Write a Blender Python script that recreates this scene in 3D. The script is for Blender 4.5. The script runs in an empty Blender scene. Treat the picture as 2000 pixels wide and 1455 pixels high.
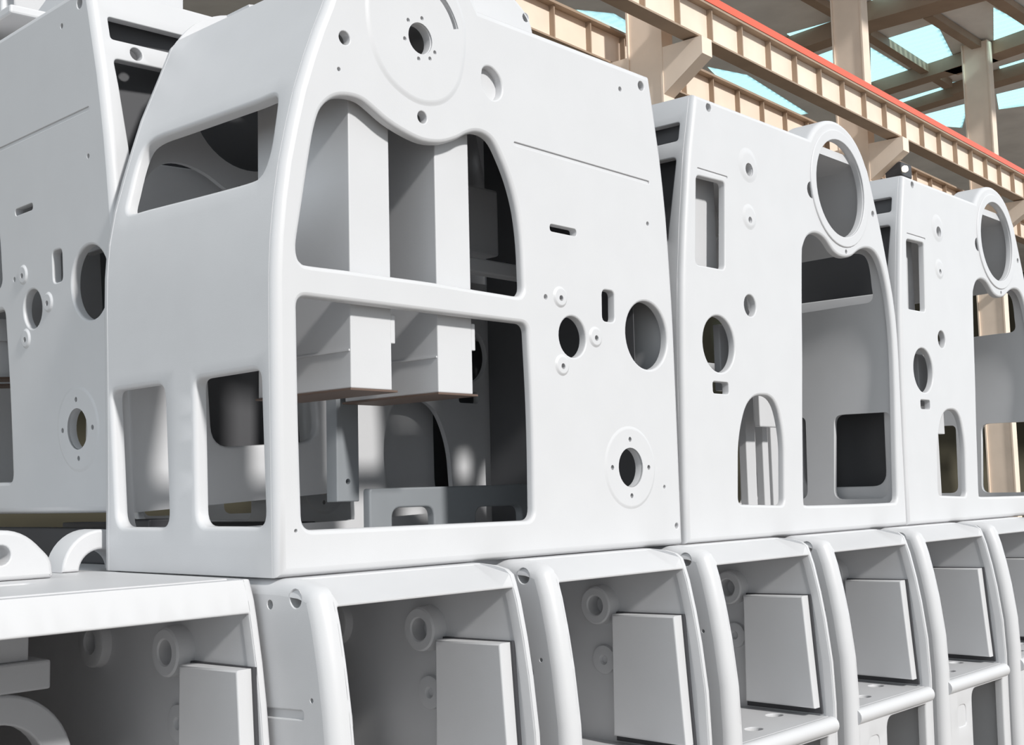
import bpy, bmesh, math, random
from mathutils import Vector, Matrix, geometry
random.seed(7)
sc = bpy.context.scene
COL = sc.collection
PI = math.pi

# ------------------------------------------------------------------ camera
IW, IH, CX, CY = 2000.0, 1455.0, 1000.0, 727.5
VX = (3215.0, 905.0)            # vanishing point of the row of frames (+X)
VY = (-1550.0, 1022.0)          # vanishing point of the frames' depth (+Y)
_a = (VX[0]-CX, VX[1]-CY); _b = (VY[0]-CX, VY[1]-CY)
FPX = math.sqrt(-(_a[0]*_b[0]+_a[1]*_b[1]))
ex = Vector((_a[0], _a[1], FPX)).normalized()
ey = Vector((_b[0], _b[1], FPX)).normalized()
ez = -ex.cross(ey)
if ez.y > 0: ez = -ez
ZB = 1.45                       # height of the lower frames, base of the upper ones
def ray(x, y):
    d = Vector(((x-CX)/FPX, (y-CY)/FPX, 1.0))
    return Vector((ex.dot(d), ey.dot(d), ez.dot(d)))
CAM = Vector((0, 0, ZB)) - ray(545, 1130)*2.95
def onX(x, y, X):
    d = ray(x, y); return CAM + d*((X-CAM.x)/d.x)
def onY(x, y, Y=0.0):
    d = ray(x, y); return CAM + d*((Y-CAM.y)/d.y)
def onZ(x, y, Z):
    d = ray(x, y); return CAM + d*((Z-CAM.z)/d.z)
cd = bpy.data.cameras.new('camera'); cam = bpy.data.objects.new('camera', cd); COL.objects.link(cam)
cd.sensor_fit = 'HORIZONTAL'; cd.sensor_width = 36.0; cd.lens = FPX/IW*36.0
cd.clip_start = 0.05; cd.clip_end = 300
right = Vector((ex.x, ey.x, ez.x)); down = Vector((ex.y, ey.y, ez.y)); fwd = Vector((ex.z, ey.z, ez.z))
m = Matrix((right, -down, -fwd)).transposed().to_4x4(); m.translation = CAM
cam.matrix_world = m
sc.camera = cam

# ------------------------------------------------------------------ light
w = bpy.data.worlds.new('sky'); sc.world = w; w.use_nodes = True
bg = w.node_tree.nodes['Background']
bg.inputs[0].default_value = (0.86, 0.94, 1.0, 1)
_n = w.node_tree.nodes; _l = w.node_tree.links           # the sky is brighter along the row than behind the camera
_tc = _n.new('ShaderNodeTexCoord'); _sx = _n.new('ShaderNodeSeparateXYZ'); _l.new(_tc.outputs['Generated'], _sx.inputs[0])
_m1 = _n.new('ShaderNodeMath'); _m1.operation = 'MULTIPLY'; _l.new(_sx.outputs[0], _m1.inputs[0]); _l.new(_sx.outputs[0], _m1.inputs[1])
_m2 = _n.new('ShaderNodeMath'); _m2.operation = 'MULTIPLY_ADD'; _l.new(_m1.outputs[0], _m2.inputs[0]); _m2.inputs[1].default_value = 1.45; _m2.inputs[2].default_value = 0.20
_l.new(_m2.outputs[0], bg.inputs[1])
sd = bpy.data.lights.new('sun', 'SUN'); sun = bpy.data.objects.new('sun', sd); COL.objects.link(sun)
sd.energy = 3.75; sd.angle = math.radians(4.5); sd.color = (1.0, 0.985, 0.96)
sun.rotation_euler = Vector((0.105, 0.82, -0.53)).to_track_quat('-Z', 'Y').to_euler()
sun.location = (-4, -10, 8)
sc.view_settings.view_transform = 'Standard'; sc.view_settings.look = 'None'
sc.view_settings.gamma = 1.0; sc.view_settings.use_curve_mapping = False
sc.view_settings.exposure = 0.0

# ------------------------------------------------------------------ materials
def mat(name, col, rough=0.5, metal=0.0, var=0.03, scale=6.0, bump=0.0, bscale=300.0):
    mt = bpy.data.materials.new(name); mt.use_nodes = True
    nt = mt.node_tree; p = nt.nodes['Principled BSDF']
    p.inputs['Roughness'].default_value = rough; p.inputs['Metallic'].default_value = metal
    tc = nt.nodes.new('ShaderNodeTexCoord')
    nz = nt.nodes.new('ShaderNodeTexNoise'); nz.inputs['Scale'].default_value = scale; nz.inputs['Detail'].default_value = 5
    nt.links.new(tc.outputs['Object'], nz.inputs['Vector'])
    rp_ = nt.nodes.new('ShaderNodeValToRGB')
    a = [max(0, c*(1-var)) for c in col]; b = [min(1, c*(1+var)) for c in col]
    rp_.color_ramp.elements[0].position = 0.3; rp_.color_ramp.elements[1].position = 0.7
    rp_.color_ramp.elements[0].color = (*a, 1); rp_.color_ramp.elements[1].color = (*b, 1)
    nt.links.new(nz.outputs['Fac'], rp_.inputs[0]); nt.links.new(rp_.outputs[0], p.inputs['Base Color'])
    if bump:
        n2 = nt.nodes.new('ShaderNodeTexNoise'); n2.inputs['Scale'].default_value = bscale
        nt.links.new(tc.outputs['Object'], n2.inputs['Vector'])
        bp = nt.nodes.new('ShaderNodeBump'); bp.inputs['Strength'].default_value = bump; bp.inputs['Distance'].default_value = 0.002
        nt.links.new(n2.outputs['Fac'], bp.inputs['Height']); nt.links.new(bp.outputs[0], p.inputs['Normal'])
    return mt
WHITE = mat('white_paint', (0.60, 0.60, 0.61), 0.42, var=0.015, bump=0.08)
GREY = mat('shaded_grey', (0.25, 0.265, 0.28), 0.5, var=0.05)  # shade on the inner tray and post, put into the colour
DARK = mat('dark_steel_and_shade', (0.05, 0.05, 0.055), 0.5)
BEIGE = mat('beige_steel_paint', (0.86, 0.71, 0.58), 0.55, var=0.06, scale=2)
BROWN = mat('brown_steel_and_shade', (0.37, 0.275, 0.20), 0.6, var=0.08, scale=2)
RED = mat('red_rail', (0.80, 0.13, 0.07), 0.45)
CONC = mat('concrete', (0.22, 0.19, 0.16), 0.85, var=0.12, scale=1.5)
SHEET = mat('roof_sheet', (0.90, 0.90, 0.88), 0.5, var=0.1, scale=1)
OLIVE = mat('olive_wall', (0.065, 0.058, 0.036), 0.8, var=0.1, scale=0.7)
PALE = mat('pale_wall', (0.66, 0.58, 0.50), 0.8, var=0.05, scale=0.7)
BLUE = mat('blue_paint', (0.03, 0.12, 0.25), 0.5)
WOOD = mat('timber', (0.45, 0.36, 0.27), 0.8, var=0.15, scale=9)
def skylight_mat():
    mt = bpy.data.materials.new('skylight_sheet'); mt.use_nodes = True
    nt = mt.node_tree; nt.nodes.remove(nt.nodes['Principled BSDF'])
    out = nt.nodes['Material Output']
    tr = nt.nodes.new('ShaderNodeBsdfTransparent'); tr.inputs[0].default_value = (0.80, 1.0, 1.0, 1)
    tl = nt.nodes.new('ShaderNodeBsdfTranslucent'); tl.inputs[0].default_value = (0.75, 0.97, 1.0, 1)
    mx = nt.nodes.new('ShaderNodeMixShader')
    tc = nt.nodes.new('ShaderNodeTexCoord'); wv = nt.nodes.new('ShaderNodeTexWave')
    wv.inputs['Scale'].default_value = 1.2; wv.inputs['Distortion'].default_value = 1.5
    nt.links.new(tc.outputs['Object'], wv.inputs['Vector'])
    mr = nt.nodes.new('ShaderNodeMapRange'); mr.inputs[3].default_value = 0.05; mr.inputs[4].default_value = 0.55
    nt.links.new(wv.outputs['Fac'], mr.inputs[0]); nt.links.new(mr.outputs[0], mx.inputs[0])
    nt.links.new(tr.outputs[0], mx.inputs[1]); nt.links.new(tl.outputs[0], mx.inputs[2])
    nt.links.new(mx.outputs[0], out.inputs[0]); return mt
SKYL = skylight_mat()
def lamp_mat():
    mt = bpy.data.materials.new('lit_bulb'); mt.use_nodes = True
    p = mt.node_tree.nodes['Principled BSDF']
    p.inputs['Emission Color'].default_value = (1, 0.88, 0.66, 1); p.inputs['Emission Strength'].default_value = 1.5
    return mt
BULB = lamp_mat()
DGREY = mat('dark_inside_grey', (0.09, 0.09, 0.095), 0.5)  # unlit interior put into a colour, for the sheet behind the end windows
DBROWN = mat('underside_shade_brown', (0.13, 0.085, 0.065), 0.6)  # shade under the hanging ducts, put into the colour

# ------------------------------------------------------------------ 2D loops
def area(p): return 0.5*sum(p[i-1][0]*p[i][1]-p[i][0]*p[i-1][1] for i in range(len(p)))
def ccw(p): return list(p) if area(p) > 0 else list(p)[::-1]
def circle(cx, cy, r, n=40, ry=None):
    ry = ry or r
    return [(cx+r*math.cos(2*PI*i/n), cy+ry*math.sin(2*PI*i/n)) for i in range(n)]
def rp(pts, n=6):
    """closed polygon with corners (x, y, radius) rounded"""
    out = []; N = len(pts)
    for i in range(N):
        p = Vector(pts[i][:2]); r = pts[i][2] if len(pts[i]) > 2 else 0
        a = Vector(pts[i-1][:2])-p; b = Vector(pts[(i+1) % N][:2])-p
        r = min(r, a.length*0.49, b.length*0.49)
        if r <= 1e-6: out.append(tuple(p)); continue
        p0 = p+a.normalized()*r; p2 = p+b.normalized()*r
        for k in range(n+1):
            t = k/n; q = p0*(1-t)**2 + p*(2*t*(1-t)) + p2*t*t
            out.append((q.x, q.y))
    return out
def rect(x0, y0, x1, y1, r=0.0, n=6): return rp([(x0, y0, r), (x1, y0, r), (x1, y1, r), (x0, y1, r)], n)
def spline(pts, n=4):
    N = len(pts); out = []
    for i in range(N):
        p0, p1, p2, p3 = [Vector(pts[(i+k-1) % N]) for k in range(4)]
        for k in range(n):
            t = k/n
            q = 0.5*((2*p1)+(p2-p0)*t+(2*p0-5*p1+4*p2-p3)*t*t+(3*p1-p0-3*p2+p3)*t**3)
            out.append((q.x, q.y))
    return out
def strip(a, b, wdt):
    a = Vector(a); b = Vector(b); d = (b-a).normalized(); nn = Vector((-d.y, d.x))*wdt/2
    return rp([(*(a-nn), wdt*.45), (*(b-nn), wdt*.45), (*(b+nn), wdt*.45), (*(a+nn), wdt*.45)], 4)
def offset(p, d):
    """ccw loop moved outwards by d"""
    N = len(p); out = []
    for i in range(N):
        a = Vector(p[i-1]); b = Vector(p[i]); c = Vector(p[(i+1) % N])
        e1 = (b-a); e2 = (c-b)
        if e1.length < 1e-9 or e2.length < 1e-9: out.append(tuple(b)); continue
        e1.normalize(); e2.normalize()
        n1 = Vector((e1.y, -e1.x)); n2 = Vector((e2.y, -e2.x))
        nn = n1+n2
        k = 1.0/max(0.35, (1+n1.dot(n2))/1.0) if nn.length > 1e-6 else 1
        q = b+nn*(d*k); out.append((q.x, q.y))
    return out
def clean(p, eps=1e-5):
    out = []
    for q in p:
        if not out or (Vector(q)-Vector(out[-1])).length > eps: out.append(q)
    if (Vector(out[0])-Vector(out[-1])).length <= eps: out.pop()
    return out
def densify(p, step):
    out = []
    for i in range(len(p)):
        a = Vector(p[i]); c = Vector(p[(i+1) % len(p)]); n = max(1, int((c-a).length/step+.999))
        out += [tuple(a+(c-a)*(k/n)) for k in range(n)]
    return out
def inside(x, y, p):
    c = False; j = len(p)-1
    for i in range(len(p)):
        xi, yi = p[i]; xj, yj = p[j]
        if (yi > y) != (yj > y) and x < (xj-xi)*(y-yi)/(yj-yi)+xi: c = not c
        j = i
    return c

class MB:
    """collects shapes, links them as ONE mesh object"""
    def __init__(s): s.bm = bmesh.new()
    def fill(s, outer, holes, f, w, flat=True, grid=0):
        loops = [outer]+holes; vs = []; es = []
        for L in loops:
            b = len(vs); vs += [Vector(q) for q in L]
            es += [(b+i, b+(i+1) % len(L)) for i in range(len(L))]
        if grid:
            xs = [q[0] for q in outer]; ys = [q[1] for q in outer]
            nx = int((max(xs)-min(xs))/grid)+1; ny = int((max(ys)-min(ys))/grid)+1
            for i in range(1, nx):
                for j in range(1, ny):
                    x = min(xs)+(max(xs)-min(xs))*i/nx; y = min(ys)+(max(ys)-min(ys))*j/ny
                    if inside(x, y, outer) and not any(inside(x, y, h) for h in holes): vs.append(Vector((x, y)))
        r = geometry.delaunay_2d_cdt(vs, es, [], 0, 1e-6)
        V = [s.bm.verts.new(f(v.x, v.y, w)) for v in r[0]]
        for t in r[2]:
            cx = sum(r[0][i].x for i in t)/len(t); cy = sum(r[0][i].y for i in t)/len(t)
            if inside(cx, cy, outer) and not any(inside(cx, cy, h) for h in holes):
                try:
                    fc = s.bm.faces.new([V[i] for i in t]); fc.smooth = not flat
                except ValueError: pass
        for v in V:
            if not v.link_faces: s.bm.verts.remove(v)
    def ring(s, loopsV, smooth=True):
        for A, B in zip(loopsV[:-1], loopsV[1:]):
            N = len(A)
            for i in range(N):
                try:
                    fc = s.bm.faces.new((A[i], A[(i+1) % N], B[(i+1) % N], B[i])); fc.smooth = smooth
                except ValueError: pass
    def plate(s, outer, holes, t, f, r=0.01, flat=True, grid=0, back=True, n=3):
        """holes: (loop, bevel, depth or None); depth makes a blind pocket"""
        outer = ccw(clean(outer)); hs = []
        if grid: outer = densify(outer, .025)
        for h in holes:
            h = h if isinstance(h, tuple) and isinstance(h[1], (int, float)) and not isinstance(h[0], float) else (h, 0.006)
            L = ccw(clean(h[0]))
            hs.append((densify(L, .04) if grid else L, h[1], h[2] if len(h) > 2 else None))
        fo = offset(outer, -r); fh = [offset(L, b) for L, b, d in hs]
        s.fill(fo, fh, f, 0.0, flat, grid)
        def wall(L, sign, b, end):
            rings = []
            for k in range(n+1):
                th = PI/2*k/n; o = b*(1-math.sin(th)); ww = b*(1-math.cos(th))
                LL = offset(L, sign*o) if o > 1e-7 else L
                rings.append([s.bm.verts.new(f(x, y, ww)) for x, y in LL])
            if end > b+1e-6: rings.append([s.bm.verts.new(f(x, y, end)) for x, y in L])
            s.ring(rings)
        wall(outer, -1, r, t)
        for L, b, d in hs:
            wall(L, 1, b, t if d is None else d)
            if d is not None: s.fill(L, [], f, d, flat)
        if back: s.fill(outer, [L for L, b, d in hs if d is None], f, t, flat, grid)
    def pad(s, outer, holes, h, rw, f):
        """low raised area with a soft sloping rim"""
        outer = ccw(clean(outer)); n = 6; rings = []
        for k in range(n+1):
            t = k/n; L = offset(outer, -rw*t); hh = h*(t*t*(3-2*t))
            rings.append([s.bm.verts.new(f(x, y, .0004-hh)) for x, y in L])
        s.ring(rings); hs = [ccw(clean(q)) for q in holes]
        s.fill(offset(outer, -rw), hs, f, .0004-h)
        for q in hs:
            s.ring([[s.bm.verts.new(f(x, y, .0004-h)) for x, y in q], [s.bm.verts.new(f(x, y, .004)) for x, y in q]])
    def box(s, x0, y0, z0, x1, y1, z1, bev=0.004):
        ret = bmesh.ops.create_cube(s.bm, size=1)
        for v in ret['verts']:
            v.co = Vector((x0+(v.co.x+.5)*(x1-x0), y0+(v.co.y+.5)*(y1-y0), z0+(v.co.z+.5)*(z1-z0)))
        if bev:
            ed = list({e for v in ret['verts'] for e in v.link_edges})
            bmesh.ops.bevel(s.bm, geom=ed, offset=bev, segments=2, affect='EDGES', profile=0.5)
    def prism(s, loop, f, w0, w1):
        loop = ccw(clean(loop))
        A = [s.bm.verts.new(f(x, y, w0)) for x, y in loop]; B = [s.bm.verts.new(f(x, y, w1)) for x, y in loop]
        s.ring([A, B], False); s.bm.faces.new(A); s.bm.faces.new(B)
    def tube(s, pts, r, n=14):
        rings = []
        for i, p in enumerate(pts):
            p = Vector(p); d = (Vector(pts[min(i+1, len(pts)-1)])-Vector(pts[max(i-1, 0)])).normalized()
            a = d.orthogonal().normalized(); b = d.cross(a)
            if rings:
                pass
            rings.append([s.bm.verts.new(p+(a*math.cos(2*PI*k/n)+b*math.sin(2*PI*k/n))*r) for k in range(n)])
        s.ring(rings); s.bm.faces.new(rings[0]); s.bm.faces.new(rings[-1])
    def lathe(s, prof, f, n=40):
        """prof (r, w); f(x, y, w) frame"""
        rings = []
        for r, ww in prof:
            rings.append([s.bm.verts.new(f(r*math.cos(2*PI*k/n), r*math.sin(2*PI*k/n), ww)) for k in range(n)])
        s.ring(rings)
    def build(s, name, material, parent=None, matrix=None):
        bmesh.ops.remove_doubles(s.bm, verts=s.bm.verts[:], dist=2e-5)
        bmesh.ops.recalc_face_normals(s.bm, faces=s.bm.faces[:])
        sm = [fc.smooth for fc in s.bm.faces]
        me = bpy.data.meshes.new(name); s.bm.to_mesh(me); s.bm.free()
        me.set_sharp_from_angle(angle=math.radians(38))
        me.polygons.foreach_set('use_smooth', sm); me.update()
        me.materials.append(material)
        o = bpy.data.objects.new(name, me); COL.objects.link(o)
        if matrix is not None: o.matrix_local = matrix
        if parent: o.parent = parent
        return o
def thing(name, label, cat, loc=(0, 0, 0), group=None):
    o = bpy.data.objects.new(name, None); COL.objects.link(o); o.location = loc
    o.empty_display_size = 0.1
    return tag(o, label, cat, group)
def tag(o, label, cat, group=None):
    o['label'] = label; o['category'] = cat
    if group: o['group'] = group
    return o
def struct(o): o['kind'] = 'structure'; return o
def dup(root, label):
    r = root.copy(); COL.objects.link(r); r['label'] = label
    for ch in list(root.children):
        c = ch.copy(); COL.objects.link(c); c.parent = r
        for g in list(ch.children):
            d = g.copy(); COL.objects.link(d); d.parent = c
    return r

# ================================================================== setting
b = MB(); b.box(-14, -9, -0.2, 62, 19, 0, 0); struct(b.build('floor', CONC))
b = MB(); b.box(-14, 17.5, 0, 62, 17.7, 11.2, 0); struct(b.build('wall_back', OLIVE))
b = MB(); b.box(60, 5, 0, 60.2, 17.5, 11.2, 0); struct(b.build('wall_right', OLIVE))

# the crane runs along its own direction, a little askew to the row
VG = (3040.0, 908.0)
_g = ray(*VG); G = Vector((_g.x, _g.y, 0)).normalized(); GN = Vector((-G.y, G.x, 0))
def onG(x, y, D):
    d = ray(x, y); return CAM + d*(D/d.dot(GN))
C0 = Vector((CAM.x, CAM.y, 0))
def gp(s, D, z): return C0 + G*s + GN*D + Vector((0, 0, z))
def gs(x, y, D): return (onG(x, y, D)-CAM).dot(G)
def gbox(b, s0, s1, D0, D1, z0, z1):
    f = lambda x, y, w_: gp(x, y, w_)
    b.prism([(s0, D0), (s1, D0), (s1, D1), (s0, D1)], f, z0, z1)

# ------------------------------------------------------------------ roof
ZR = 11.0
def quadz(b, px, z, th=0.03):
    P = [onZ(x, y, z) for x, y in px]
    b.prism([(p.x, p.y) for p in P], lambda x, y, w_: Vector((x, y, w_)), z, z+th)
sky_px = [
    [(1700, -20), (1752, -30), (1762, 16), (1702, 44)],
    [(1716, 80), (1830, 44), (1872, 128), (1838, 148)],
    [(1700, 92), (1800, 152), (1780, 164), (1700, 184)],
    [(1535, 66), (1650, 34), (1655, 62), (1568, 90)],
    [(1590, 110), (1662, 84), (1662, 140), (1630, 140)],
    [(1940, 14), (2010, 50), (2010, 92), (1940, 106)],
    [(1745, 198), (1838, 170), (1852, 180), (1770, 212)],
    [(1795, 226), (1895, 200), (1880, 250), (1830, 246)],
    [(1852, 162), (1908, 152), (1908, 174), (1862, 178)],
    [(1950, 130), (2010, 112), (2010, 140), (1958, 150)],
    [(1945, 184), (2010, 168), (2010, 206), (1950, 214)],
    [(1120, 18), (1200, 26), (1268, 66), (1235, 72)],
    [(1380, 130), (1460, 146), (1580, 222), (1530, 230), (1420, 170)],
]
loops = []
for i, q in enumerate(sky_px):
    P = [onZ(x, y, ZR) for x, y in q]; L = ccw([(p.x, p.y) for p in P]); loops.append(L)
    b = MB(); b.prism(L, lambda x, y, w_: Vector((x, y, w_)), ZR, ZR+0.02)
    struct(b.build('window_%d' % (i+1), SKYL))
b = MB(); b.plate(rect(2, 4.4, 60, 17.6), [(offset(L, -0.01), 0.0) for L in loops], 0.05, lambda x, y, w_: Vector((x, y, ZR+w_)), 0.0)
struct(b.build('ceiling', SHEET))
# roof beams: rafters across the bay, ties along it, seen from below
def roof_beam(name, p, q, wd, z0, z1, label, ext=0.0):
    A = onZ(*p, z0); B = onZ(*q, z0); d = (B-A).normalized(); A = A-d*ext; B = B+d*ext
    nn = Vector((-d.y, d.x, 0))*wd/2
    o = MB(); L = [(A-nn), (B-nn), (B+nn), (A+nn)]
    o.prism([(v.x, v.y) for v in L], lambda x, y, w_: Vector((x, y, w_)), z0, z1)
    return tag(o.build(name, BROWN), label, 'roof beam')
roof_beam('roof_rafter', (1700, 52), (1900, -4), 0.62, 10.6, 10.99, 'widest brown roof rafter crossing between the two tall columns near the top', 0.6)
roof_beam('roof_rafter', (1560, 104), (1660, 70), 0.42, 10.65, 10.99, 'brown roof rafter ending left of the nearer tall column', 0.4)
roof_beam('roof_rafter', (1715, 186), (1900, 128), 0.40, 10.7, 10.99, 'brown roof rafter below the largest bright skylight', 0.5)
roof_beam('roof_rafter', (1790, 216), (1905, 180), 0.40, 10.75, 10.99, 'low brown roof rafter just above the red rail between the columns', 0.3)
roof_beam('roof_rafter', (1935, 116), (2040, 80), 0.50, 10.7, 10.99, 'brown roof rafter right of the farther tall column', 1.0)
roof_beam('roof_rafter', (1945, 166), (2050, 136), 0.45, 10.72, 10.99, 'lower brown roof rafter right of the farther tall column', 1.0)
roof_beam('roof_tie', (1700, 76), (1846, 168), 0.20, 10.8, 10.98, 'slanting brown roof tie across the largest bright skylight', 0.2)
roof_beam('roof_tie', (1825, 42), (1910, 96), 0.20, 10.82, 10.98, 'slanting brown roof tie running down to the farther tall column', 0.3)
roof_beam('roof_tie', (1570, -4), (1650, 42), 0.20, 10.84, 10.98, 'slanting brown roof tie on grey sheeting left of the nearer column', 0.8)
roof_beam('roof_tie', (1930, -8), (2020, 52), 0.25, 10.84, 10.98, 'slanting brown roof tie in the top right corner', 0.8)
# ------------------------------------------------------------------ crane girders, columns
STEP = 0.78
def girder(D, label, s0, s1, ph):
    t = thing('crane_girder', label, 'girder', gp(s0, D, 7.4)); inv = Matrix.Translation(-gp(s0, D, 7.4))
    b = MB(); gbox(b, s0, s1, D-.01, D+.01, 7.42, 7.9); b.build('web', BEIGE, t, inv)
    b = MB(); gbox(b, s0, s1, D-.12, D+.12, 7.40, 7.425); b.build('bottom_flange_or_shade_strip', BROWN, t, inv)  # brown on both flanges stands in for their shaded undersides
    b = MB(); gbox(b, s0, s1, D-.13, D+.13, 7.88, 7.915); b.build('top_flange', BROWN, t, inv)
    s = s0+ph
    while s < s1:
        b = MB(); gbox(b, s-.010, s+.010, D-.09, D-.01, 7.425, 7.88); b.build('stiffener', BROWN, t, inv); s += STEP
    return t
sA = gs(1439, 80, 8.0)
girder(8.0, 'beige crane girder carrying the red conductor rail', sA-8*STEP-.02, 46, .02)
girder(9.4, 'beige crane girder running behind and below the one with the red rail', sA-8*STEP-.3, 46, .3)
b = MB(); gbox(b, sA-8*STEP, 46, 7.86, 7.95, 7.915, 8.02)
tag(b.build('conductor_rail', RED), 'long red conductor rail along the top of the nearer crane girder', 'rail')
cols = [(1300, 110, 'beige steel column rising behind the right top corner of the largest white frame'),
        (1690, 120, 'tall brown steel column above the second white frame, nearer of the two'),
        (1937, 200, 'tall brown steel column at the right, beyond the nearer one')]
for i, (px, py, lab) in enumerate(cols):
    s = gs(px, py, 8.45); t = thing('steel_column', lab, 'column', gp(s, 8.7, 0)); inv = Matrix.Translation(-gp(s, 8.7, 0))
    b = MB(); gbox(b, s-.13, s+.13, 8.42, 8.45, 0, 10.95); b.build('flange', BEIGE, t, inv)
    b = MB(); gbox(b, s-.13, s+.13, 8.95, 8.98, 0, 10.95); b.build('flange', BEIGE, t, inv)
    b = MB(); gbox(b, s-.10, s-.08, 8.45, 8.95, 0, 10.95); b.build('web', BEIGE, t, inv)
    for D0, D1 in ((7.82, 8.42), (8.98, 9.58)):
        b = MB(); near = D0 < 8.4
        L = [(D0, 7.38), (D1, 7.38), (D1, 6.75), (D0, 7.15)] if near else [(D0, 7.38), (D1, 7.38), (D1, 7.15), (D0, 6.75)]
        b.prism(L, lambda y, z, w_: gp(s+w_, y, z), -.12, .12)
        b.build('corbel', BEIGE, t, inv)
    for z in (6.2, 5.6):
        b = MB(); gbox(b, s-.3, s+.3, 8.30, 8.42, z, z+.12); b.build('tie_plate', BROWN, t, inv)
p = onG(1762, 331, 7.95)
t = thing('flood_lamp', 'small lit lamp with dark housing under the crane girder', 'lamp', p)
b = MB(); b.lathe([(0.001, -.05), (.045, -.04), (.06, 0), (.045, .04), (.001, .05)], lambda x, y, w_: Vector((x, w_-.05, y)), 16); b.build('bulb', BULB, t)
b = MB(); b.box(-.02, .0, -.10, .38, .3, .14, .02); b.build('housing', DARK, t)
b = MB(); b.tube([(.2, .15, .1), (.2, .15, 7.399-p.z)], .02); b.build('stem', DARK, t)

# ================================================================== frames
T = 0.82; LEN = 1.701; PT = 0.028
def A(x, y): q = onY(x, y); return (q.x, q.z-ZB)
def B(x, y): q = onY(x, y); return (q.x-1.731, q.z-ZB)
def lerp_prof(tab, z):
    for (z0, v0), (z1, v1) in zip(tab[:-1], tab[1:]):
        if z <= z1: return v0+(v1-v0)*max(0, (z-z0))/(z1-z0)
    return tab[-1][1]
TOP = 1.645; EARR = 0.30
PA_L = [(0, 0), (.3, -.004), (.667, -.008), (.78, -.007), (.907, .002), (1.06, .026), (1.23, .066), (1.39, .120), (1.51, .172), (1.60, .203)]
PA_R = [(0, 1.703), (.51, 1.702), (.80, 1.699), (.95, 1.692), (1.12, 1.684), (1.32, 1.663), (1.53, 1.626), (TOP, 1.604)]
PB_R = [(0, 1.717), (.32, 1.720), (.667, 1.727), (.80, 1.730), (.92, 1.727), (1.07, 1.700), (1.335, 1.622), (1.50, 1.556), (1.60, 1.517)]
PB_L = [(0, -.003), (.17, -.002), (.51, .008), (.75, .018), (.93, .030), (1.135, .054), (1.41, .097), (1.55, .130), (TOP, .152)]
EA = (0.492, 1.487); EB = (1.240, 1.470)
ZS = [0, .2, .4, .6, .75, .85, .95, 1.05, 1.15, 1.25, 1.35, 1.43, 1.5, 1.55, 1.6]
def wrap_path(curved, ear, flat_end, mirror, lobe=True):
    """bottom of the curved end, up its profile, over the ear, along the flat top"""
    P = [(lerp_prof(curved, z), z) for z in ZS]
    sg = -1 if mirror else 1
    if lobe:
        a0 = math.atan2(P[-1][1]-ear[1], (P[-1][0]-ear[0])*sg); a1 = math.asin((TOP-ear[1])/EARR)
        for k in range(1, 25):
            a = a0+(a1-a0)*k/24; P.append((ear[0]+sg*EARR*math.cos(a), ear[1]+EARR*math.sin(a)))
    else:
        x = P[-1][0]; P += [(x+sg*.012, 1.622), (x+sg*.028, 1.637), (x+sg*.05, TOP)]
    x0 = P[-1][0]
    for k in range(1, 9): P.append((x0+(flat_end-x0)*k/8, TOP))
    return P
pathA = wrap_path(PA_L, EA, 1.604, False)
pathB = wrap_path(PB_R, EB, .152, True)
shellA = wrap_path(PA_L, EA, 1.604, False, False)
shellB = wrap_path(PB_R, EB, .152, True, False)
def outlineA(): return pathA[::-1] + [(0, 0)] + [(lerp_prof(PA_R, z), z) for z in ZS+[1.645]] [:-1]
def outlineA():
    rightp = [(lerp_prof(PA_R, z), z) for z in ZS]
    return clean(rightp + pathA[::-1])
def outlineB():
    leftp = [(lerp_prof(PB_L, z), z) for z in ZS]
    return clean(pathB + leftp[::-1])
def px_loop(fn, pts): return [fn(*p) for p in pts]

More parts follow.
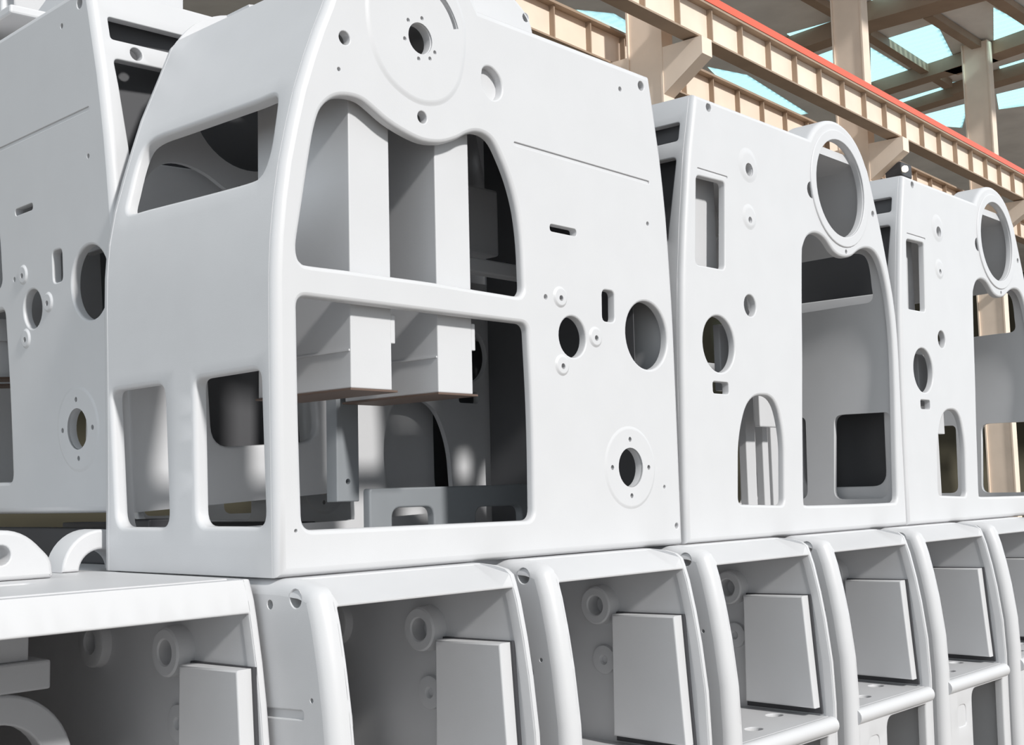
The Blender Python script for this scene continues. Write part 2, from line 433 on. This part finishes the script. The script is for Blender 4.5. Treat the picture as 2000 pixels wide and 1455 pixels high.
# ---- plate pattern with the hub disc
upA = [(581, 478), (585, 446), (592.6, 397), (602, 333), (613, 265), (622, 228), (631, 209), (647, 194), (666, 188), (689, 190), (708, 197), (727, 212),
       (757, 238), (795, 262), (829, 277), (863, 280), (893, 272), (912, 262), (931, 258), (950, 264), (965, 279), (980, 310), (996, 352), (1009, 401),
       (1016, 446), (1020, 491), (1022, 537), (1023, 562), (1020, 573), (1012, 578), (985, 574), (930, 565), (848, 551), (761, 539), (685, 528), (606, 518), (590, 512), (583, 500)]
loA = [(*A(581, 577), .03), (*A(1031, 632), .03), (*A(1041, 815), .3), (*A(1044, 1016), .035), (*A(592, 1036), .035), (*A(585, 815), .3)]
def holesA():
    H = [(spline(px_loop(A, upA), 3), .013), (rp(loA, 6), .012)]
    c = EA; H += [(circle(.497, 1.489, .044, 28), .003)]
    H += [(circle(*A(x, y), r, 18), .003) for x, y, r in ((673, 74, .019), (825, 229, .018), (1252, 168, .017), (1322, 1027, .010))]
    H += [(circle(*A(x, y), r, 10), .001) for x, y, r in ((662, 135, .006), (1211, 174, .009), (1265, 437, .008), (1066, 580, .009), (1298, 951, .007), (578, 1037, .005))]
    H += [(circle(.497+.062*math.cos(a), 1.489+.062*math.sin(a), .0055, 8), .001) for a in (2.4, 1.45, 3.4, -.45, -.95, -1.7)]
    q = A(961, 164); H += [(rp([(q[0]-.044, q[1]-.02, .03), (q[0], q[1]-.055, .03), (q[0]+.044, q[1]-.03, .03), (q[0]+.044, q[1]+.025, .03), (q[0], q[1]+.055, .03), (q[0]-.04, q[1]+.045, .03)], 5), .006, .03)]
    a0, a1 = math.radians(18), math.radians(72)
    H += [(clean([(EA[0]+.165*math.cos(a0+(a1-a0)*k/10), EA[1]+.02+.165*math.sin(a0+(a1-a0)*k/10)) for k in range(11)] +
                 [(EA[0]+.148*math.cos(a1+(a0-a1)*k/10), EA[1]+.02+.148*math.sin(a1+(a0-a1)*k/10)) for k in range(11)]), .001)]
    H += [(strip(A(1074, 444), A(1126, 455), .024), .002), (strip(A(1004, 280), A(1268, 357), .012), .002, .005)]
    H += [(circle(*A(1119, 658), .066, 32), .006), (rp([(*A(1176, 565), .02), (*A(1200, 569), .02), (*A(1201, 630), .02), (*A(1177, 627), .02)], 5), .005)]
    H += [(circle(*A(1264, 655), .117, 44), .008), (circle(*A(1231, 913), .0655, 32), .001)]
    c = A(1231, 913); H += [(circle(c[0]+dx, c[1]+dz, .0085, 10), .0005) for dx, dz in ((0, .093), (0, -.093), (.098, 0), (-.098, 0))]
    H += [(circle(A(x, y)[0], A(x, y)[1]+.004, .0095, 12), .0005) for x, y in ((1094, 585), (1163, 663), (1098, 718))]
    return H
# ---- plate pattern with the open ring
opB = [(1569, 700), (1568, 600), (1568, 500), (1570, 480), (1577, 463), (1588, 456), (1601, 458), (1614, 469), (1628, 490), (1640, 500), (1653, 503), (1665, 500), (1677, 490), (1690, 485),
       (1703, 488), (1714, 500), (1724, 524), (1734, 568), (1741, 620), (1746, 680), (1749, 760), (1751, 850), (1753, 930), (1754, 968), (1751, 979), (1740, 982), (1660, 985), (1590, 987), (1575, 986), (1571, 978), (1570, 900), (1569, 800)]
def holesB():
    H = [(spline(px_loop(B, opB), 3), .012), (circle(1.240, 1.470, .212, 48), .006)]
    H += [(circle(*B(1405, 672), .105, 40), .007), (circle(*B(1465.5, 597), .042, 26), .005)]
    H += [(rp([(*B(1360, 342), .02), (*B(1416, 356), .02), (*B(1416, 527), .02), (*B(1359, 516), .02)], 4), .006)]
    H += [(rect(*B(1393, 768), *B(1423, 747), .012, 4), .003)]
    H += [(rp([(*B(1443, 985), .03), (*B(1533, 987), .03), (*B(1532, 850), .12), (*B(1514, 772), .12), (*B(1463, 772), .12), (*B(1443, 850), .12)], 8), .010)]
    H += [(circle(*B(x, y), r, 16), .002) for x, y, r in ((1384, 210, .017), (1585, 371, .035), (1705, 418, .014), (1653, 492, .010), (1461.5, 332, .026), (1463.5, 430, .012))]
    H += [(strip(B(1362, 329), B(1421, 347), .010), .001, .004)]
    return H
# mapping functions, local frame x along the face, y into the depth, z up
fF = lambda u, v, w_: Vector((u, w_, v))
fR = lambda u, v, w_: Vector((LEN-u, T-w_, v))
def wrap_fn(path0, path1, inward):
    def res(P):
        L = [0]
        for a, c in zip(P[:-1], P[1:]): L.append(L[-1]+math.hypot(c[0]-a[0], c[1]-a[1]))
        return L
    L0 = res(path0)
    def at(P, i, t): return Vector((P[i][0]+(P[i+1][0]-P[i][0])*t, P[i][1]+(P[i+1][1]-P[i][1])*t))
    def nrm(P, i):
        d = Vector((P[i+1][0]-P[i][0], P[i+1][1]-P[i][1])).normalized(); return Vector((d.y, -d.x))*inward
    def loc(v):
        v = min(max(v, 0), L0[-1]-1e-6); i = 0
        while L0[i+1] < v: i += 1
        return i, (v-L0[i])/(L0[i+1]-L0[i])
    def f(u, v, w_):
        i, t = loc(v); k = u/T
        q = at(path0, i, t)*(1-k)+at(path1, i, t)*k
        n0 = nrm(path0, i)
        j = min(max(i+(1 if t > .5 else -1), 0), len(path0)-2)
        nn = (n0*(1-abs(t-.5))+nrm(path0, j)*abs(t-.5)).normalized()
        q = q+nn*w_
        return Vector((q.x, u, q.y))
    def s_of_z(z):
        for i in range(len(path0)-1):
            if path0[i][1] <= z <= path0[i+1][1]: return L0[i]+(z-path0[i][1])/(path0[i+1][1]-path0[i][1])*(L0[i+1]-L0[i])
        return L0[-1]
    return f, s_of_z, L0[-1]
def on_end(x, y):
    """pixel on the curved end of the big frame -> (depth, height)"""
    X = 0.0
    for _ in range(12):
        q = onX(x, y, X); X = lerp_prof(PA_L, max(0, min(1.6, q.z-ZB)))
    return q.y, q.z-ZB
def curved_end(parent, p0, p1, inward):
    f, sz, L = wrap_fn(p0, p1, inward)
    win = [(266, 418), (262, 406), (268, 375), (276, 335), (284, 305), (296, 284), (316, 270), (350, 257), (400, 238), (450, 219), (500, 200), (525, 189), (536, 187), (540, 196), (537, 230), (530, 280), (520, 320), (508, 344), (492, 354), (455, 366), (400, 382), (350, 396), (300, 410), (278, 417)]
    H = [(spline([(y, sz(z)) for y, z in [on_end(*p) for p in win]], 3), .012)]
    for q in ([(226, 764, .03), (326, 748, .045), (335, 1030, .045), (237, 1030, .045)], [(384, 740, .03), (508, 719, .035), (518, 1029, .04), (389, 1029, .045)]):
        H.append((rp([(on_end(x, y)[0], sz(on_end(x, y)[1]), r) for x, y, r in q], 6), .012))
    b = MB(); b.plate(rect(PT-.001, 0, T-PT+.001, L), H, .035, f, 0.0, flat=False, grid=.07)
    return b.build('curved_end_plate', WHITE, parent)
def straight_end(parent, pr0, pr1, sg, holes=True):
    zs = ZS+[TOP-.0]
    def f(u, v, w_):
        k = u/T; x = lerp_prof(pr0, v)*(1-k)+lerp_prof(pr1, v)*k
        return Vector((x+sg*w_, u, v))
    H = [(rect(.055, 1.470, .765, 1.545, .012), .004), (rp([(.075, 1.08, .02), (.745, 1.08, .02), (.765, 1.405, .02), (.055, 1.405, .02)]), .006),
         (rect(.30, .18, .72, .80, .07), .01), (circle(.14, 1.437, .022, 16), .003)]
    b = MB(); b.plate(rect(PT-.001, 0, T-PT+.001, TOP-.001), H, .035, f, 0.0, flat=False, grid=.07)
    return b.build('straight_end_plate', WHITE, parent)
def boss(parent, u, v, r, hr, h, f):
    b = MB(); b.pad(circle(u, v, r, 32), [circle(u, v-.004, hr, 12)], h, r*.3, f)
    return b.build('boss', WHITE, parent)
def annulus(parent, name, u, v, r0, r1, h, f, holes=()):
    b = MB(); n = 48
    b.plate(circle(u, v, r1, n), [(circle(u, v, r0, n), .003)]+list(holes), h+.004, lambda x, y, w_: f(x, y, w_-h), .005)
    return b.build(name, WHITE, parent)
IDX = [0]
def barrel(parent, ear, sg, f, w0, w1):
    b = MB(); angs = [math.radians(105-(105-28)*k/24) for k in range(25)]
    L = [(ear[0]+sg*EARR*math.cos(a), ear[1]+EARR*math.sin(a)) for a in angs]+[(ear[0]+sg*(EARR-.03)*math.cos(a), ear[1]+(EARR-.03)*math.sin(a)) for a in angs[::-1]]
    L = ccw(clean(L)); X = [b.bm.verts.new(f(x, y, w0)) for x, y in L]; Y = [b.bm.verts.new(f(x, y, w1)) for x, y in L]
    b.ring([X, Y], True); b.fill(L, [], f, w1); b.fill(L, [], f, w0)
    return b.build('ear_barrel', WHITE, parent)
# ------------------------------------------------------------------ one frame: hub disc face in front, ring face behind
def frame_shell(label, loc):
    t = thing('machine_frame', label, 'machine frame', loc, 'white machine frames on the upper tier')
    b = MB(); b.plate(outlineA(), holesA(), PT, fF, .022); b.build('face_plate', WHITE, t)
    b = MB(); b.plate(outlineB(), holesB(), PT, fR, .018); b.build('ring_plate', WHITE, t)
    curved_end(t, shellA, [(LEN-x, z) for x, z in shellB], 1)
    straight_end(t, PA_R, [(z, LEN-v) for z, v in PB_L], -1)
    b = MB(); b.plate(rect(.06, .05, .76, 1.585), [], .004, lambda u, v, w_: Vector((LEN-.16-w_, u, v)), .001); b.build('shade_sheet', DGREY, t)['label'] = 'dark sheet added inside the end plate to darken its windows'  # dark sheet added so the inside reads as deep shade
    barrel(t, EA, 1, fF, PT, .13); barrel(t, EB, -1, fR, PT, .15)
    # shallow hub disc
    b = MB(); q = A(*(818, 72))
    L = spline([(EA[0]+.196, EA[1]+.02), (EA[0]+.19, EA[1]+.12), (EA[0]+.12, EA[1]+.215), (EA[0], EA[1]+.24), (EA[0]-.12, EA[1]+.215), (EA[0]-.19, EA[1]+.12), (EA[0]-.197, EA[1]),
                (EA[0]-.165, EA[1]-.10), (EA[0]-.10, EA[1]-.165), (EA[0], EA[1]-.195), (EA[0]+.10, EA[1]-.17), (EA[0]+.168, EA[1]-.095)], 5)
    H = [circle(.497, 1.489, .046, 28)]+[circle(.497+.062*math.cos(a), 1.489+.062*math.sin(a), .0065, 8) for a in (2.4, 1.45, 3.4, -.45, -.95, -1.7)]
    a0, a1 = math.radians(18), math.radians(72)
    H += [clean([(EA[0]+.167*math.cos(a0+(a1-a0)*k/10), EA[1]+.02+.167*math.sin(a0+(a1-a0)*k/10)) for k in range(11)] +
                [(EA[0]+.146*math.cos(a1+(a0-a1)*k/10), EA[1]+.02+.146*math.sin(a1+(a0-a1)*k/10)) for k in range(11)])]
    b.pad(L, H, .005, .020, fF); b.build('hub_disc', WHITE, t)
    c = A(1231, 913)
    b = MB(); b.pad(circle(c[0], c[1], .140, 48), [circle(c[0], c[1], .0655, 32)]+[circle(c[0]+dx, c[1]+dz, .0085, 10) for dx, dz in ((0, .093), (0, -.093), (.098, 0), (-.098, 0))], .0035, .014, fF)
    b.build('flange_pad', WHITE, t)
    for x, y in ((1094, 585), (1163, 663), (1098, 718)):
        q = A(x, y); boss(t, q[0], q[1]+.008, .036, .0095, .006, fF)
    annulus(t, 'ring_lip', 1.240, 1.470, .214, .258, .006, fR)
    for x, y, r, hx, hy, hr in ((1461, 330, .075, 1461.5, 332, .026), (1463.5, 429, .055, 1463.5, 430, .012)):
        q = B(x, y); b = MB(); b.pad(circle(q[0], q[1]+r*.2, r, 32), [circle(*B(hx, hy), hr+.001, 16)], .005, r*.4, fR); b.build('boss', WHITE, t)
    return t
def frame_a():
    t = frame_shell('largest white cast machine frame, with hub disc and two big windows', (0, 0, ZB))
    # two hanging box ducts behind the windows
    DY = .05
    for px in ((686, 766, 762), (857, 924, 770)):
        x0 = onY(px[0], px[2], DY).x; q = onY(px[1], px[2], DY); x1 = q.x; z0 = q.z-ZB
        d = MB(); d.box(x0, DY, z0, x1, DY+.42, 1.50, .003); du = d.build('box_duct', WHITE, t)
        d = MB(); d.box(x0-.004, DY+.004, z0+.100, x1-.004, DY+.42, z0+.105, 0); d.build('seam', WHITE, du)
        d = MB(); d.box(x0-.004, DY-.003, z0-.006, x1+.018, DY+.43, z0, .001); d.build('bottom_flange_or_shade_strip', DBROWN, du)  # thin strip carrying the shaded brown of the duct's underside
        d = MB(); d.box(x1-.001, DY+.0, z0+.13, x1+.014, DY+.04, z0+.21, .002); d.build('clip', WHITE, du)
    b = MB(); b.plate(rp([(.672, .002, .01), (1.44, .002, .01), (1.44, .222, .012), (.672, .217, .012)]),
                      [(rect(.765, .03, .945, .155, .035), .006), (rect(1.14, .03, 1.37, .148, .035), .006)], .03, lambda u, v, w_: Vector((u, .45+w_, v)), .006)
    b.build('tray_plate', GREY, t)['label'] = 'grey tray plate with two slots'
    b = MB(); b.plate(rect(.584, .178, .673, 1.30, .004), [(circle(.628, .24, .009, 12), .001)], .05, lambda u, v, w_: Vector((u, .50+w_, v)), .004); b.build('post', GREY, t)['label'] = 'grey post with a small hole'
    p = onY(905, 510, .32); q = onY(1030, 531, .32); b = MB(); b.box(p.x-.1, .32, q.z-ZB-.03, q.x+.02, .37, p.z-ZB+.02, .006); b.build('cross_beam', WHITE, t)
    p = onY(905, 352, .36); q = onY(984, 500, .36); b = MB(); b.box(p.x-.1, .38, q.z-ZB+.0, q.x, .58, p.z-ZB, .01); b.build('bracket_box', WHITE, t)
    # lifting lug on the flat top
    b = MB(); b.plate(rp([(.93, TOP-.01, .01), (1.34, TOP-.01, .01), (1.335, TOP+.22, .07), (1.20, TOP+.30, .05), (.93, TOP+.34, .05)]), [(circle(1.29, TOP+.215, .016, 12), .002, .02)],
                      .08, lambda u, v, w_: Vector((u, .30+w_, v)), .02); b.build('lifting_lug', WHITE, t)
    return t
def frame_b():
    t = frame_shell('white cast machine frame with open ring, right beside the largest frame', (1.731+LEN, T, ZB))
    t.rotation_euler = (0, 0, PI)
    g = lambda x0, y0, z0, x1, y1, z1: (LEN-x1, T-y1, z0, LEN-x0, T-y0, z1)   # as seen from the ring side
    def at(x, y, Y): q = onY(x, y, Y); return q.x-1.731, q.z-ZB
    b = MB(); x0, z0 = at(1345, 540, .09); x1, z1 = at(1397, 420, .09); b.box(*g(x0, .09, .95, x1, .12, 1.58), .004); b.build('inner_cover', WHITE, t)
    b = MB(); x0, z0 = at(1409, 740, .09); b.box(*g(x0, .09, .56, x0+.26, .12, .815), .004); b.build('inner_cover', WHITE, t)
    b = MB(); x0, z0 = at(1485, 833, .40); x1, z1 = at(1530, 770, .40); b.box(*g(x0, .40, z0, x1, .43, z1+.10), .004); b.build('junction_panel', WHITE, t)
    for xa, xb in ((1459, 1477), (1491, 1502), (1508, 1530)):
        x0, _ = at(xa, 900, .5); x1, _ = at(xb, 900, .5); z0 = at(xa, 950, .5)[1]
        b = MB(); b.box(*g(x0, .50, 0.002, x1, .54, .60), .004); b.build('post', WHITE, t)
    return t
fa = frame_a()
fb = frame_b()
fc = dup(fb, 'farthest white cast machine frame with open ring, at the right edge'); fc.location = (3.462+LEN, T, ZB)
fd = dup(fa, 'white cast machine frame at the left edge, turned sideways and leaning slightly')
M = Matrix.Rotation(-.007, 4, 'Z') @ Matrix.Rotation(-.06, 4, 'Y') @ Matrix.Rotation(-PI/2, 4, 'Z')
pt = Vector((.084, .861, 1.611)) - (M @ Vector((LEN, 0, 0)))
fd.matrix_world = Matrix.Translation(pt) @ M
for c in list(fd.children):
    if c.name.startswith('lifting_lug'): bpy.data.objects.remove(c)
fe = dup(fa, 'white cast machine frame glimpsed through the windows of the largest frame, standing behind it')
fe.matrix_world = Matrix.Translation((1.06, .88+LEN, ZB)) @ Matrix.Rotation(-PI/2, 4, 'Z')

# ================================================================== lower tier
EPROF = [(0, -.220), (.55, -.225), (.85, -.230), (1.0, -.225), (1.15, -.207), (1.25, -.190), (1.35, -.168), (1.40, -.152), (1.42, -.144), (1.434, -.124), (1.443, -.085), (1.448, -.008)]
EPROF_DEEP = [(z, v+.035) for z, v in EPROF[:7]] + [(1.40, -.120), (1.448, -.10)]
EZ = [0, .3, .55, .7, .85, .92, 1.0, 1.08, 1.15, 1.2, 1.25, 1.3, 1.35, 1.38, 1.4, 1.41, 1.42, 1.427, 1.434, 1.44, 1.443, 1.446, 1.448]
EW = .695; EX0 = -.005; EP = .806; EL = 1.5
def ex_px(x, y, k, X):  # pixel on a wall of lower frame k -> (depth, height)
    q = onX(x, y, X); return q.y, q.z
def lower_frame(EPROF, otop):
    t = thing('base_frame', 'x', 'machine frame', (EX0, 0, 0), 'white base frames in the lower tier')
    side = [(lerp_prof(EPROF, z), z) for z in EZ][::-1] + [(EL, 0), (EL, 1.45)]
    side = [(lerp_prof(EPROF, z), z) for z in EZ] + [(EL, 1.448), (EL, 0)]
    h1 = ex_px(583, 1152, 0, EX0); h2 = ex_px(527, 1181, 0, EX0); h3 = ex_px(640, 1374, 0, EX0)
    H = [(circle(h1[0]+.012, h1[1]-.022, .022, 16), .003), (circle(*h2, .012, 10), .001), (circle(h3[0]+.06, h3[1], .006, 8), .001, .02)]
    a = ex_px(538, 1397, 0, EX0); c = ex_px(618, 1402, 0, EX0)
    H.append((strip((a[0]+.1, a[1]), (c[0]+.05, c[1]), .02), .004, .006))
    b = MB(); b.plate(side, H, .05, lambda u, v, w_: Vector((w_, u, v)), .038, n=6); b.build('side_plate', WHITE, t)
    b = MB(); b.plate(side, [], .022, lambda u, v, w_: Vector((EW-w_, u, v)), .010); rw = b.build('side_plate', WHITE, t)
    f = lambda u, v, w_: Vector((u, lerp_prof(EPROF, v)+w_, v))
    fr = rect(.049, 0, EW-.021, 1.447)
    H = [(rp([(.060, .80, .004), (EW-.024, .80, .004), (EW-.024, otop, .004), (.060, otop, .004)]), .006),
         (rp([(.275, .12, .02), (.622, .12, .02), (.622, .742, .006), (.275, .742, .05)]), .008), (rp([(.12, .60, .02), (.21, .60, .02), (.21, .69, .03), (.12, .69, .03)]), .004, .004)]
    b = MB(); b.plate(fr, H, .035, f, 0.0, flat=False, grid=.07); b.build('front_frame', WHITE, t)
    b = MB(); b.plate(rect(.05, -.03, EW-.02, EL-.01), [(rect(.22, .30, .42, .36, .02), .004)], .03, lambda u, v, w_: Vector((u, v, 1.448-w_)), .004); b.build('deck', WHITE, t)
    e3 = Vector((EX0+2*EP, 0, 0)); p1 = onZ(1512, 1396, .806)-e3; p2 = onZ(1472, 1423, .806)-e3
    H = [(circle(p1.x, p1.y, .035, 18, .03), .003), (circle(p2.x, p2.y, .035, 14, .03), .003)]
    b = MB(); b.plate(rect(.038, -.205, EW-.020, .30), H, .02, lambda u, v, w_: Vector((u, v, .805-w_)), .004); b.build('ledge', WHITE, t)
    b = MB(); b.tube([(.038, -.215, .776), (EW-.021, -.215, .776)], .030, 18); b.build('ledge_rail', WHITE, t)
    b = MB(); b.plate(rect(.03, 0, EW-.03, 1.44), [], .03, lambda u, v, w_: Vector((u, EL-w_, v)), .004); b.build('back_plate', WHITE, t)
    # cover box on the inner right wall
    L = [(-.148, 1.238), (.108, 1.232), (.114, .835), (-.176, .835)]
    b = MB(); b.plate(L, [], .040, lambda u, v, w_: Vector((EW-.073+w_, u, v)), .006); cb = b.build('cover_box', WHITE, t)
    b = MB(); b.prism([(-.156, 1.241), (.126, 1.236), (.132, .812), (-.184, .812)], lambda u, v, w_: Vector((w_, u, v)), EW-.033, EW-.0225); b.build('shadow_gap', DARK, cb)['label'] = 'dark strip painted as the shadow gap behind the cover box'  # dark strip drawn for the shadow gap around the cover box
    wl = lambda u, v, w_: Vector((EW-.022+w_, u, v))
    for y, z, r, hr, h in ((.178, 1.257, .066, .032, .05), (.178, 1.073, .050, .013, .012), (.605, 1.252, .072, .03, .03)):
        b = MB(); b.lathe([(r, 0), (r-.003, -h*.9), (r-.008, -h), (hr+.004, -h), (hr, -h+.004), (hr*.9, -.001), (.0004, -.001)], lambda x, q, w_: wl(y+x, z+q, w_), 30); b.build('boss', WHITE, t)
    b = MB(); b.box(.03, .40, 1.172, .505, .52, 1.246, .006); ar = b.build('cross_arm', WHITE, t)
    b = MB(); b.plate(rect(.36, 1.246, .455, 1.42, .004), [(circle(.395, 1.335, .012, 12), .002, .02)], .03, lambda u, v, w_: Vector((u, .42+w_, v)), .004); b.build('hanger', WHITE, t)
    b = MB(); b.plate(circle(.375, .965, .205, 44), [(circle(.375, .965, .13, 36), .006)], .05, lambda u, v, w_: Vector((u, .42+w_, v)), .008); b.build('bearing_disc', WHITE, t)
    return t
EW = .77; e0 = lower_frame(EPROF_DEEP, 1.366); EW = .695; e1 = lower_frame(EPROF, 1.384)
elabs = ['white base frame in the bottom left corner, its opening cut by the left edge',
         'white base frame directly under the left half of the largest upper frame',
         'white base frame under the right half of the largest upper frame',
         'white base frame under the left half of the second upper frame',
         'white base frame under the right half of the second upper frame',
         'white base frame second from the right edge of the lower tier',
         'white base frame cut by the right edge of the lower tier']
ks = [-1, 0, 1, 2, 3, 4, 5]
for i, k in enumerate(ks):
    o = e0 if i == 0 else (e1 if i == 1 else dup(e1, elabs[i]))
    o['label'] = elabs[i]; o.location = (EX0+EP*k, 0, 0) if i else (-.79, .19, 0)

# ------------------------------------------------------------------ castings under the leaning frame
b = MB()
L = rp([(-.78, .0, .01), (-.245, .0, .01), (-.250, .05, .05), (-.33, .130, .10), (-.50, .132, .05), (-.78, .125, .04)])
h = onY(2, 1085, .66)
b.plate(L, [(circle(h.x, h.z-1.449, .026, 18), .004)], .07, lambda u, v, w_: Vector((u, .66+w_, 1.449+v)), .012)
tag(b.build('curved_bracket', WHITE), 'white curved bracket with one hole lying at the left edge under the leaning frame', 'bracket')
b = MB(); q = onY(122, 1115, .84); qx = q.x+.118
L = [(qx+.118*math.cos(a), .118*math.sin(a)) for a in [PI*k/20 for k in range(21)]]+[(qx+.066*math.cos(a), .06*math.sin(a)) for a in [PI-PI*k/20 for k in range(21)]]
b.plate(L, [(circle(qx+.091*math.cos(.75), .089*math.sin(.75), .009, 10), .001, .02)], .10, lambda u, v, w_: Vector((u, .84+w_, 1.449+v)), .008)
tag(b.build('half_ring_casting', WHITE), 'small white half ring casting between the curved bracket and the largest frame', 'casting')
for x0, x1, lab in ((.16, .24, 'dark skid added to darken the gap under the near edge of the leaning frame'), (.70, .80, 'dark skid added to darken the gap under the far edge of the leaning frame')):
    b = MB(); b.box(x0, .88, 1.449, x1, 2.50, 1.562, .006); b.box(x0, .875, 1.449, x1, 1.0, 1.59 if x0 < .5 else 1.55, .006)
    tag(b.build('added_skid', DARK), lab, 'added_skid', 'added skids under the leaning frame')  # added supports, long and dark to blacken the gap under the frame
# open casting lying across the two round lobes of the leaning frame
px = lambda x, y: (lambda q: (q.y, q.z-.017))(onX(x, y, .34))
b = MB()
L = [(1.70, 3.43), (2.52, 3.43), (2.52, 3.95), (1.70, 3.95)]
H = [(rp([(*px(4, 36), .02), (*px(60, 36), .03), (*px(92, -6), .04), (*px(110, -60), .04), (*px(4, -60), .04)]), .01)]
b.plate(L, H, .05, lambda u, v, w_: Vector((.34+w_, u, v)), .012)
b.box(.08, 1.70, 3.402, .95, 2.52, 3.436, .008); b.box(.38, 1.72, 3.43, .80, 1.77, 3.9, .008); b.box(.38, 2.45, 3.43, .80, 2.50, 3.9, .008)
for v in b.bm.verts: v.co.z += .06*(v.co.x-.06)
tag(b.build('open_casting', WHITE), 'white open casting lying on top of the leaning frame in the top left corner', 'casting')
